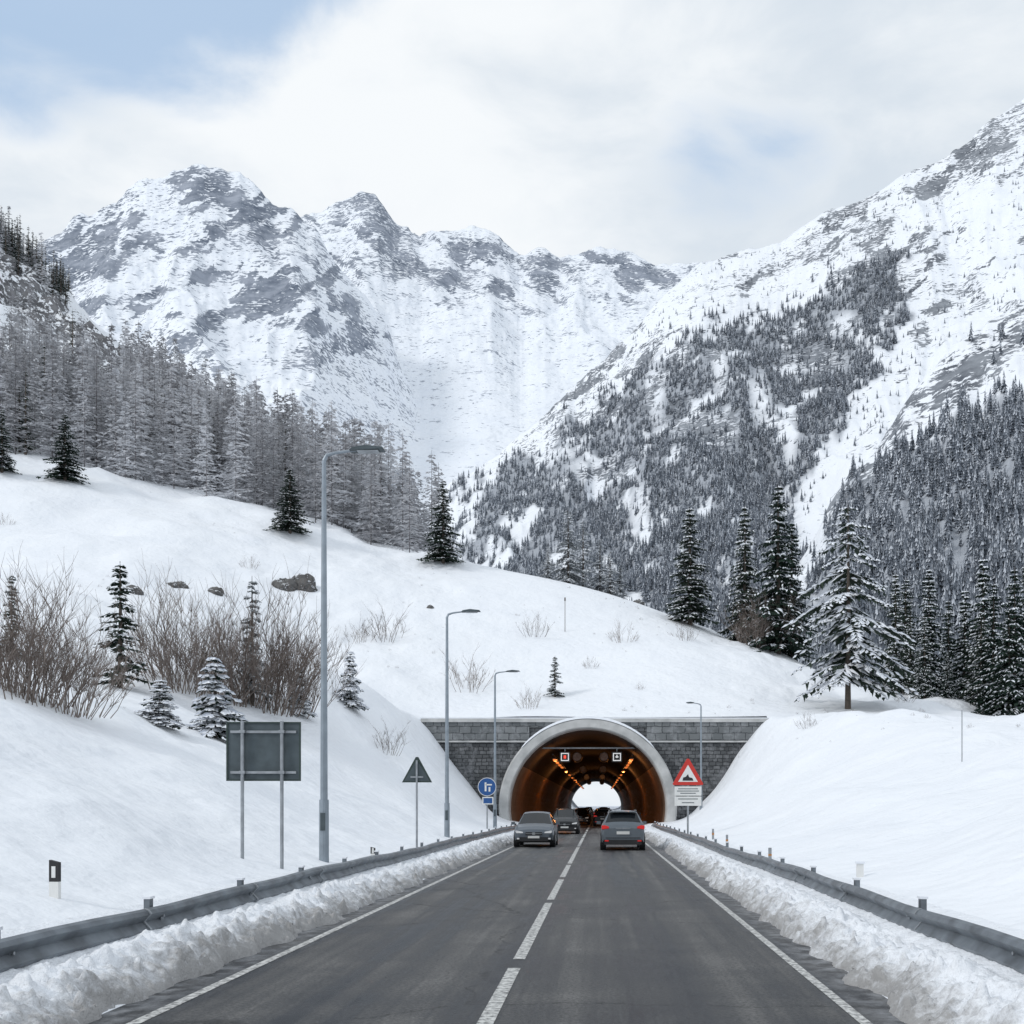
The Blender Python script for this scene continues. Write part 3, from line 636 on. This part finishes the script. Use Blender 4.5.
def farcon(seed,h,r):
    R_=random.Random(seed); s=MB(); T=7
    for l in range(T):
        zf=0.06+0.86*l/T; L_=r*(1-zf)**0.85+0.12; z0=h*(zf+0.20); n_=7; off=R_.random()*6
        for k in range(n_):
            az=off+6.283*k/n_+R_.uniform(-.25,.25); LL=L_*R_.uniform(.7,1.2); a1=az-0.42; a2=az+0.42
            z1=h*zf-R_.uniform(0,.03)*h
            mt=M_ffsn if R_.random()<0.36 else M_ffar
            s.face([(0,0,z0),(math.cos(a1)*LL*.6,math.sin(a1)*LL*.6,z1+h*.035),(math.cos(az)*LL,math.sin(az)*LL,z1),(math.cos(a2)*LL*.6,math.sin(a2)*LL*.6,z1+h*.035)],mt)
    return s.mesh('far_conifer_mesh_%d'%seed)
def shrub(seed,h,w,n,depth=2,nb=4,rad0=1.0):
    R_=random.Random(seed); s=MB()
    def br(p,d,L_,rad,depth):
        q=p; pts=[p]; 
        for i in range(3):
            d=(d+Vector((R_.uniform(-.22,.22),R_.uniform(-.22,.22),0.06))).normalized(); q=q+d*L_/3; pts.append(q)
        s.tube([tuple(a) for a in pts],[rad,rad*.8,rad*.6,rad*.35],M_twig,3,False)
        if depth>0:
            for i in range(nb):
                k=R_.choice([1,2,2,3]); dd=(d+Vector((R_.uniform(-.8,.8),R_.uniform(-.8,.8),R_.uniform(-.1,.4)))).normalized()
                br(pts[k],dd,L_*R_.uniform(.3,.6),max(rad*.55,0.004*h/3),depth-1)
    for i in range(n):
        a=R_.random()*6.283; sp=R_.random()**0.7
        d=Vector((math.cos(a)*sp*w/h*.9,math.sin(a)*sp*w/h*.9,1)).normalized()
        br(Vector((math.cos(a)*w*.4*sp,math.sin(a)*w*.4*sp,-0.1)),d,h*R_.uniform(.35,.72)*(1-0.25*sp),(0.005+0.0028*h)*rad0,depth)
    return s.mesh('shrub_mesh_%d'%seed)

G=(M_needle,M_snowp); FR=(M_needle_f,M_snowp)
C_dark=[conifer(1,10,2.6,40,0.32,G,irr=0.15),conifer(2,10,2.3,42,0.42,G,irr=0.2),conifer(3,10,2.9,36,0.30,G,irr=0.25)]
C_big=conifer(4,14,6.6,27,0.85,(M_needle,M_snowp),0.66,droop=0.44,zlow=0.15,sk=1.0,env_p=0.62,irr=0.32,thick=0.95)
C_snow=conifer(5,4,1.5,16,1.2,G,0.85,sk=1.25,thick=1.25,irr=0.3)
C_thin=[conifer(6,6,1.3,26,0.35,G,0.6,irr=0.3),conifer(7,6,1.2,24,0.3,FR,0.5,irr=0.3)]
C_frost=[conifer(8,10,3.6,28,0.5,FR,0.5,irr=0.3,env_p=0.5),conifer(9,10,3.0,28,0.45,FR,0.5,irr=0.3,env_p=0.5)]
def tree(me,h0,px,py,top,Y=None,name='pine_tree',wx=1.0):
    x,y,z_=at(px,Y) if Y else hit(px,py)
    zt=CH+(HY-top)/F*y; sc=max((zt-z_)/h0,0.1)
    put(name,me,(x,y,z_-0.05),random.random()*6.28,(sc*wx,sc*wx,sc)); 
for me,px,py,top,Y,wx in [(C_dark[0],65,483,413,128,1.5),(C_dark[1],2,470,408,127,1.3),(C_dark[0],290,530,468,129,1.6),(C_dark[2],443,562,479,130,1.3),(C_dark[1],690,620,507,122,1.35),(C_dark[1],745,640,505,122,0.95),(C_dark[2],778,650,483,116,1.0),(C_dark[0],792,655,520,119,0.9)]:
    tree(me,10,px,py,top,Y,wx=wx)
for px,top,Y in [(568,508,134),(600,538,136),(583,520,140),(548,545,138),(620,562,137),(610,550,134)]: tree(C_frost[px%2],10,px,0,top,Y,'snowy_tree')
tree(C_big,14,848,709,500,None,'snowy_pine_tree',0.98)
for i in range(26):
    px=892+i*8.5+random.uniform(-9,9); Y=random.uniform(96,130); top=random.uniform(560,655)-max(0,(px-930))*0.10
    tree(C_dark[random.randrange(3)],10,px,0,top,Y,wx=random.uniform(0.85,1.15))
tree(C_thin[0],6,120,688,560,None,wx=1.3); tree(C_thin[1],6,252,706,575,None,'snowy_tree'); tree(C_thin[0],6,12,660,572,None)
tree(C_snow,4,215,738,655,None,'snowy_pine_tree',1.25); tree(C_snow,4,160,725,678,None,'snowy_pine_tree',1.7); tree(C_snow,4,300,715,662,None,'snowy_pine_tree',0.9); tree(C_snow,4,350,708,650,None,'snowy_pine_tree',0.9); tree(C_thin[0],6,555,697,655,None,wx=1.4)
S=[shrub(1,3,2.3,52,2,5),shrub(2,3,2.7,56,2,5),shrub(3,1,1.3,26,2,4,0.7),shrub(4,1.0,0.8,20,2,4,0.7)]
for px,py,hpx,k in [(30,702,130,0),(66,714,100,1),(5,690,110,1),(175,690,110,0),(205,698,95,1),(272,712,120,0),(245,705,105,1),(295,712,80,0),(385,640,42,3),(362,642,30,3),(470,690,46,3),(535,636,24,2),(622,642,22,2),(685,640,20,2),(388,752,36,3),(808,728,16,2),(250,568,14,2),(5,525,12,2),(590,668,12,2),(528,708,28,3),(770,642,60,1),(758,640,50,0),(320,668,44,3),(640,690,8,2),(905,702,18,2)]:
    x,y,z_=hit(px,py); hh=hpx*y/F; b0=2.6 if k<2 else 0.9
    put('bare_shrub',S[k],(x,y,z_),random.random()*6,(hh/b0,)*3)
def boulder(px,py,wpx,hpx):
    x,y,z_=hit(px,py); w=wpx*y/F/2; h_=hpx*y/F
    bm=bmesh.new(); bmesh.ops.create_icosphere(bm,subdivisions=4,radius=1)
    for v in bm.verts:
        c=v.co; k=0.7+0.6*float(fbm(np.array([c.x*1.4+px]),np.array([c.y*1.4+c.z*1.9]),4,px)[0]); v.co=Vector((c.x*k*w,c.y*k*w*.8,c.z*k*h_))
    me=bpy.data.meshes.new('boulder'); bm.to_mesh(me); bm.free(); me.materials.append(M_rock); put('boulder',me,(x,y,z_-h_*0.3),0)
for q in [(285,588,26,16),(302,588,30,18),(133,592,20,9),(180,586,16,7),(172,586,14,5),(215,592,16,7),(430,608,8,4),(638,600,14,6)]: boulder(*q)

# ---------------------------------------------------------------- instancing
def scatter(name,pts,sc,protos):
    me=bpy.data.meshes.new(name); me.from_pydata([tuple(map(float,p)) for p in pts],[],[])
    nP=len(pts)
    a=me.attributes.new('sc','FLOAT','POINT'); a.data.foreach_set('value',np.array(sc,np.float32))
    a=me.attributes.new('rz','FLOAT','POINT'); a.data.foreach_set('value',rng.random(nP).astype(np.float32)*6.28)
    a=me.attributes.new('ix','INT','POINT'); a.data.foreach_set('value',rng.integers(0,len(protos),nP).astype(np.int32))
    o=bpy.data.objects.new(name,me); scene.collection.objects.link(o)
    col=bpy.data.collections.new(name+'_parts')
    for i,p in enumerate(protos): col.objects.link(bpy.data.objects.new('%s_part_%02d'%(name,i),p))
    ng=bpy.data.node_groups.new(name,'GeometryNodeTree'); ng.interface.new_socket('Geometry',in_out='INPUT',socket_type='NodeSocketGeometry'); ng.interface.new_socket('Geometry',in_out='OUTPUT',socket_type='NodeSocketGeometry')
    N=ng.nodes; L=ng.links; gi=N.new('NodeGroupInput'); go=N.new('NodeGroupOutput'); ip=N.new('GeometryNodeInstanceOnPoints'); ci=N.new('GeometryNodeCollectionInfo')
    ci.inputs['Collection'].default_value=col; ci.inputs['Separate Children'].default_value=True; ci.inputs['Reset Children'].default_value=True
    def na(nm,t):
        q=N.new('GeometryNodeInputNamedAttribute'); q.data_type=t; q.inputs['Name'].default_value=nm; return q
    A1=na('sc','FLOAT'); A2=na('rz','FLOAT'); A3=na('ix','INT'); cx=N.new('ShaderNodeCombineXYZ'); L.new(A2.outputs[0],cx.inputs[2])
    ip.inputs['Pick Instance'].default_value=True
    L.new(gi.outputs[0],ip.inputs['Points']); L.new(ci.outputs[0],ip.inputs['Instance']); L.new(A3.outputs[0],ip.inputs['Instance Index']); L.new(cx.outputs[0],ip.inputs['Rotation']); L.new(A1.outputs[0],ip.inputs['Scale']); L.new(ip.outputs[0],go.inputs[0])
    md=o.modifiers.new('scatter','NODES'); md.node_group=ng
    return o
LM=[larch(i,17,3.1,140) for i in range(5)]
PM=[conifer(20+i,16,2.9,20,0.4,G,0.6) for i in range(2)]
pts=[];sc=[];pp=[];ps=[]
N_=9000; px=rng.uniform(-120,440,N_); Y=rng.uniform(138,330,N_); X=(px-CX)/F*Y; z_=ter(X,Y)
for i in range(N_):
    py=HY-(z_[i]-CH)*F/Y[i]
    topb=np.interp(px[i],[-120,0,60,100,150,250,330,400,440],[160,245,310,380,402,460,508,548,566])
    if py<topb: continue
    rt=np.interp(px[i],[-120,0,100],[200,258,345]); rb=np.interp(px[i],[-120,0,60,125],[400,405,418,424])
    if px[i]<118 and py>rt and py<rb and rng.random()<0.965: continue
    if rng.random()>0.30: continue
    if rng.random()<0.07+0.45*float(sm(200,280,Y[i]))*float(px[i]<180):
        pp.append((X[i],Y[i],z_[i])); ps.append(rng.uniform(.5,0.9))
    else:
        pts.append((X[i],Y[i],z_[i])); sc.append(rng.uniform(.5,1.0))
for i in range(200):
    px_=rng.uniform(-90,70); Y_=rng.uniform(296,350); X_=(px_-CX)/F*Y_; zz=float(ter(np.array([X_]),np.array([Y_]))[0]); pp.append((X_,Y_,zz)); ps.append(rng.uniform(.5,.95))
scatter('larch_forest',pts,sc,LM); scatter('conifer_forest',pp,ps,PM)
gp=[];gs=[]
gx=rng.uniform(-45,25,900); gy=rng.uniform(35,128,900); gz=ter(gx,gy)
for i in range(900):
    if gz[i]<5.5 or (fbm(np.array([gx[i]/9]),np.array([gy[i]/9]),2,91)[0]<0.53): continue
    gp.append((gx[i],gy[i],gz[i])); gs.append(rng.uniform(.08,.42)**1.25)
scatter('dry_grass_tufts',gp,gs,[S[2],S[3]])
print('LARCH',len(pts),'PINE',len(pp),'TUFT',len(gp))

# ---------------------------------------------------------------- mountains
def inpoly(x,y,poly):
    c=np.zeros(x.shape,bool); n_=len(poly); j=n_-1
    for i in range(n_):
        xi,yi=poly[i];xj,yj=poly[j]
        c^=((yi>y)!=(yj>y))&(x<(xj-xi)*(y-yi)/(yj-yi+1e-9)+xi); j=i
    return c
def fmask(px,py,poly,thr,seed):
    return inpoly(px+(fbm(px/12,py/12,3,seed+3)-.5)*44,py+(fbm(px/10,py/14,3,seed)-.5)*50,poly)&(fbm(px/18+py/30,py/13,5,seed+1,.6)>thr)
class Loft:
    def __init__(s,crest,b0,b1,D0,D1,yb,amp,ws,seed,jag,skew=0.0,p=1.0,flat=0.0,fa=0.8):
        s.c=np.array(crest,float); s.b0=b0;s.b1=b1;s.D0=D0;s.D1=D1;s.yb=yb;s.amp=amp;s.ws=ws;s.seed=seed;s.jag=jag;s.skew=skew;s.p=p;s.flat=flat;s.fa=fa
    def yc(s,b): return np.interp(b,s.c[:,0],s.c[:,1])+(ridged(b/37,b*0+3,5,s.seed,0.62)-0.55)*s.jag
    def S(s,b,t):
        D=s.D0+(s.D1-s.D0)*t; py=s.yb+(s.yc(b)-s.yb)*t**s.p
        X=(b-CX)/F*D; Z=CH+(HY-py)/F*D
        w=np.sqrt(np.clip(np.sin(np.pi*np.clip(t,0,1)*0.93),0,1))*(1-s.flat+s.flat*sm(0.45,0.8,t))
        wa=1.1*(fbm(b/90,t*4,3,s.seed+30)-.5)
        r=(ridged(b/s.ws+s.skew*t+wa,t*2.6+b/200,4,s.seed+5,.45)-0.6)*s.amp
        r2=(fbm(X/(s.D1*.05),D/(s.D1*.05),6,s.seed+9,.48)-.5)*s.amp*s.fa
        return X,D,Z+(r+r2)*w*(0.3+0.7*t)
    def build(s,name,nb,nt,mat,patches,masks=[],streak=None,clear=[]):
        b=np.linspace(s.b0,s.b1,nb); t=np.linspace(0,1,nt); B,T=np.meshgrid(b,t); X,Y,Z=s.S(B,T)
        Xb=X[-1:]*1.12; Yb=Y[-1:]*1.12; Zb=Z[-1:]*0.8
        PY=HY-(Z-CH)*F/Y; rk=np.zeros(B.shape)
        wx=(fbm(B/16,PY/16,3,s.seed+50)-.5)*34; wy=(fbm(B/16,PY/16,3,s.seed+60)-.5)*26
        for (cx,cy,rx,ry,ang,stg) in patches:
            a=math.radians(ang); u=(B+wx-cx)*math.cos(a)+(PY+wy-cy)*math.sin(a); v=-(B+wx-cx)*math.sin(a)+(PY+wy-cy)*math.cos(a)
            q=(u/(rx*1.1))**2+(v/(ry*1.35))**2; rk+=stg*np.exp(-q**1.3)
        if streak:
            ang,lu,lv,th,am,ylo,yhi=streak
            a=math.radians(ang); u=(B+wx*.5)*math.cos(a)+PY*math.sin(a); v=-B*math.sin(a)+(PY+wy*.6)*math.cos(a)
            sN=fbm(u/lu,v/lv,4,s.seed+70,.6)+0.35*(fbm(B/70,PY/50,2,s.seed+75)-.5)
            rk+=am*sm(th,th+.10,sN)*(1-sm(ylo,yhi,PY))
        rk=np.clip(rk,0,0.42)
        floor_shade=np.zeros(B.shape)
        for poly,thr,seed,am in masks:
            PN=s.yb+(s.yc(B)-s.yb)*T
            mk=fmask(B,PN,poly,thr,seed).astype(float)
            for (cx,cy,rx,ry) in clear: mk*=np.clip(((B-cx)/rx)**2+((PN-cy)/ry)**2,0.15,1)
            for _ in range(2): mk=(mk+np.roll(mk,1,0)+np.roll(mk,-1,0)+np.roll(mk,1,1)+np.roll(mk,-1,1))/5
            floor_shade=np.maximum(floor_shade,mk*am)
        X=np.vstack([X,Xb]);Y=np.vstack([Y,Yb]);Z=np.vstack([Z,Zb]); rk=np.vstack([rk,rk[-1:]]); floor_shade=np.vstack([floor_shade,floor_shade[-1:]])
        grid_obj(name,X,Y,Z,mat,None,{'rock':rk,'forest_floor_shade':floor_shade})
rc=((0.11,0.135,0.18),(0.34,0.37,0.43))  # bluish-grey rock for the far ranges, distance haze mixed into the colour
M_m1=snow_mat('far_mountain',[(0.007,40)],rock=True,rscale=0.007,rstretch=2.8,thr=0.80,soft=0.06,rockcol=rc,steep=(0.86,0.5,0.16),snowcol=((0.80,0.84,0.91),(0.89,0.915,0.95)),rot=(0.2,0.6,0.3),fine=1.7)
M_m2=snow_mat('near_mountain',[(0.02,6),(0.1,1.2)],rock=True,rscale=0.022,rstretch=2.4,thr=0.80,soft=0.05,rockcol=((0.07,0.08,0.10),(0.28,0.30,0.33)),steep=(0.74,0.5,0.12),snowcol=((0.80,0.835,0.89),(0.88,0.90,0.935)),forest_floor_shade=(0.30,0.325,0.365),rot=(0.2,-0.6,0.3))
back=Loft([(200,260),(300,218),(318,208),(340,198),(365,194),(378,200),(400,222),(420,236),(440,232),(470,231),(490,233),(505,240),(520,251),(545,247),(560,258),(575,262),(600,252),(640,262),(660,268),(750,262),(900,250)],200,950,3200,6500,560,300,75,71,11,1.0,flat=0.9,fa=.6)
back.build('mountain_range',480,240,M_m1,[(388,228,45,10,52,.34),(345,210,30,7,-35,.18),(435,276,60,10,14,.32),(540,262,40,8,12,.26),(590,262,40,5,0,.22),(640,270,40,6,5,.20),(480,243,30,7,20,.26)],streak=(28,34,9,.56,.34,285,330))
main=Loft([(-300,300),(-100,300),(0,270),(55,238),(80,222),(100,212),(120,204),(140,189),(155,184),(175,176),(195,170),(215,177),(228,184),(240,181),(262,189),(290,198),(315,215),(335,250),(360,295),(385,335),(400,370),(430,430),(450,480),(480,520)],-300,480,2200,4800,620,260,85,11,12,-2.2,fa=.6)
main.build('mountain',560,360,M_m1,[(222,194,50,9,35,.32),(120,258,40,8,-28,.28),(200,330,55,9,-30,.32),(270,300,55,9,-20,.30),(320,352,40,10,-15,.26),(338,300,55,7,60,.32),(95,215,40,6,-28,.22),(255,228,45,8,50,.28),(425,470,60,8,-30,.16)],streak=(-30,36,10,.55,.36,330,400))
rcrest=[(430,505),(455,478),(500,445),(560,400),(620,350),(660,300),(700,268),(740,252),(780,243),(850,205),(930,163),(1024,103),(1200,10),(1400,-60)]
polyM=[(452,492),(500,462),(540,440),(600,402),(680,352),(740,325),(800,300),(850,278),(900,270),(903,320),(880,375),(845,425),(800,480),(785,520),(860,620),(860,715),(440,715)]
polyS=[(850,492),(880,478),(930,440),(1000,405),(1080,345),(1300,250),(1300,730),(760,730),(800,600)]
clr=[(705,432,36,22),(815,355,36,15),(600,470,36,13),(760,400,13,30),(655,395,11,28),(640,505,12,24),(845,325,18,10),(560,455,18,9),(720,375,10,24),(790,440,9,26)]
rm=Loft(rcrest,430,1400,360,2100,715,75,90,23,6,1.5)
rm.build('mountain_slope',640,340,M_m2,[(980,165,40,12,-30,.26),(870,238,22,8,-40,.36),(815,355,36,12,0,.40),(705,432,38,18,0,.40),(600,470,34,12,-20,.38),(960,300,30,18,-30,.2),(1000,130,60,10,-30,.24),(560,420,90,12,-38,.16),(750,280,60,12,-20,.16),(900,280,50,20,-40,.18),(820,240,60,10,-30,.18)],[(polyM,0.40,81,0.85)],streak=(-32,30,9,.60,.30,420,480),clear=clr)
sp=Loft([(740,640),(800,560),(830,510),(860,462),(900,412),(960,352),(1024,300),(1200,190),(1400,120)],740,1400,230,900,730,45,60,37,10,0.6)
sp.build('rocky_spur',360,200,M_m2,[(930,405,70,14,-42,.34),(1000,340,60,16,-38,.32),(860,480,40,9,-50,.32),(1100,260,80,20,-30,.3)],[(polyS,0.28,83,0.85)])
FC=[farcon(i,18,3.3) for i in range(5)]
def forest(L_,poly,N_,thr,seed,x0,x1,y0,y1,clear=[]):
    px=rng.uniform(x0,x1,N_); py=rng.uniform(y0,y1,N_)
    k=fmask(px,py,poly,thr,seed)
    for (cx,cy,rx,ry) in clear: k&=~((((px-cx)/rx)**2+((py-cy)/ry)**2<1)&(rng.random(N_)<.86))
    px=px[k];py=py[k]; yc=L_.yc(px); t=(py-L_.yb)/(yc-L_.yb); k=(t>0.01)&(t<0.99); px=px[k];t=t[k]
    X,Y,Z=L_.S(px,t); return list(zip(X,Y,Z))
P1=forest(rm,polyM,27000,0.40,81,430,910,260,715,clr)
P1+=forest(rm,[(x,y-14) for x,y in polyM],3000,0.30,81,430,930,240,560,clr)
P2=forest(rm,[(650,200),(1100,60),(1100,420),(850,520),(600,470),(560,400)],3600,0.52,82,560,1060,150,520)
P3=forest(sp,polyS,9500,0.28,83,760,1200,200,730,[(960,560,10,40)])
P4=forest(sp,[(740,640),(830,500),(900,400),(1024,290),(1200,180),(1200,300),(1024,400)],1200,0.50,84,760,1200,200,640)
P5=forest(rm,[(452,470),(560,395),(640,330),(700,300),(560,440),(460,495)],1200,0.42,85,440,720,300,500)
allp=P1+P3+P4; print('FAR',len(allp),len(P2))
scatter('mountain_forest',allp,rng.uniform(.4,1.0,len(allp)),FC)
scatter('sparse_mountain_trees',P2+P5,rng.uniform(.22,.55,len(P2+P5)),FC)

# ---------------------------------------------------------------- sky and light
sun_dir=Vector((-0.70,-0.38,0.60)).normalized()
w=bpy.data.worlds.new('World'); scene.world=w; w.use_nodes=True; nt=w.node_tree; N=nt.nodes; L=nt.links
bg=N['Background']; bg.inputs['Strength'].default_value=0.108
sky=N.new('ShaderNodeTexSky'); sky.sky_type='NISHITA'; sky.sun_disc=False; sky.sun_elevation=math.asin(sun_dir.z); sky.sun_rotation=math.atan2(sun_dir.x,sun_dir.y)
tc=N.new('ShaderNodeTexCoord')
def nz(scale,sc,detail=5,rough=.55,dist=0.3):
    mp=N.new('ShaderNodeMapping'); mp.inputs['Scale'].default_value=sc; L.new(tc.outputs['Generated'],mp.inputs['Vector'])
    q=N.new('ShaderNodeTexNoise'); q.inputs['Scale'].default_value=scale; q.inputs['Detail'].default_value=detail; q.inputs['Roughness'].default_value=rough; q.inputs['Distortion'].default_value=dist; L.new(mp.outputs[0],q.inputs['Vector']); return q.outputs['Fac']
mth=M_
def blob(px,py,rx,amt):
    d=Vector(((px-CX),F,(HY-py))).normalized()
    v=N.new('ShaderNodeVectorMath'); v.operation='SUBTRACT'; L.new(tc.outputs['Generated'],v.inputs[0]); v.inputs[1].default_value=d
    v1=N.new('ShaderNodeVectorMath'); v1.operation='MULTIPLY'; L.new(v.outputs[0],v1.inputs[0]); v1.inputs[1].default_value=(1,1,1.9)
    v2=N.new('ShaderNodeVectorMath'); v2.operation='LENGTH'; L.new(v1.outputs[0],v2.inputs[0])
    m=N.new('ShaderNodeMapRange'); m.interpolation_type='SMOOTHSTEP'; m.inputs[1].default_value=rx; m.inputs[2].default_value=0; m.inputs[4].default_value=amt; L.new(v2.outputs['Value'],m.inputs[0]); return m.outputs[0]
n1=nz(3.0,(1,1,2.6),3); n2=nz(6.5,(1,1,2.0),6)
hole=mth('ADD',blob(230,15,0.32,0.66),blob(20,10,0.3,0.40)); hole=mth('ADD',hole,blob(690,170,0.20,0.44)); hole=mth('SUBTRACT',hole,blob(320,135,0.26,0.6))
hs=mth('MULTIPLY_ADD',mth('SUBTRACT',n1,0.5),1.3,hole); hs=mth('MULTIPLY_ADD',mth('SUBTRACT',n2,0.5),1.0,hs)
fac=N.new('ShaderNodeMapRange'); fac.interpolation_type='SMOOTHSTEP'; fac.inputs[1].default_value=0.12; fac.inputs[2].default_value=0.55; fac.inputs[4].default_value=0.85; L.new(hs,fac.inputs[0])
cs=mth('MULTIPLY_ADD',n2,1.1,mth('MULTIPLY_ADD',n1,0.5,-0.15)); cs=mth('ADD',cs,blob(330,130,0.40,0.40))
cr=N.new('ShaderNodeMapRange'); cr.interpolation_type='SMOOTHSTEP'; cr.inputs[1].default_value=0.42; cr.inputs[2].default_value=0.95; L.new(cs,cr.inputs[0])
cc=N.new('ShaderNodeMix'); cc.data_type='RGBA'; cc.inputs[6].default_value=(6.3,7.0,7.75,1); cc.inputs[7].default_value=(8.6,8.9,9.15,1); L.new(cr.outputs[0],cc.inputs[0])
skm=N.new('ShaderNodeMix'); skm.data_type='RGBA'; skm.inputs[0].default_value=0.8; L.new(sky.outputs[0],skm.inputs[6]); skm.inputs[7].default_value=(4.1,5.8,8.1,1)
mx=N.new('ShaderNodeMix'); mx.data_type='RGBA'; L.new(fac.outputs[0],mx.inputs[0]); L.new(cc.outputs[2],mx.inputs[6]); L.new(skm.outputs[2],mx.inputs[7])
L.new(mx.outputs[2],bg.inputs['Color'])
sl=bpy.data.lights.new('sun','SUN'); sl.energy=1.1; sl.angle=math.radians(10); sl.color=(1,0.975,0.94)
so=bpy.data.objects.new('sun',sl); so.rotation_euler=sun_dir.to_track_quat('Z','Y').to_euler(); scene.collection.objects.link(so)
cam=bpy.data.cameras.new('camera'); co=bpy.data.objects.new('camera',cam); scene.collection.objects.link(co); co.location=(0,0,CH); co.rotation_euler=(math.radians(90),0,0)
cam.sensor_width=36; cam.lens=F/1024*36; cam.shift_x=-(CX-512)/1024; cam.shift_y=(HY-512)/1024; cam.clip_start=0.1; cam.clip_end=40000
scene.camera=co
scene.view_settings.view_transform='Standard'; scene.view_settings.look='None'; scene.view_settings.exposure=0
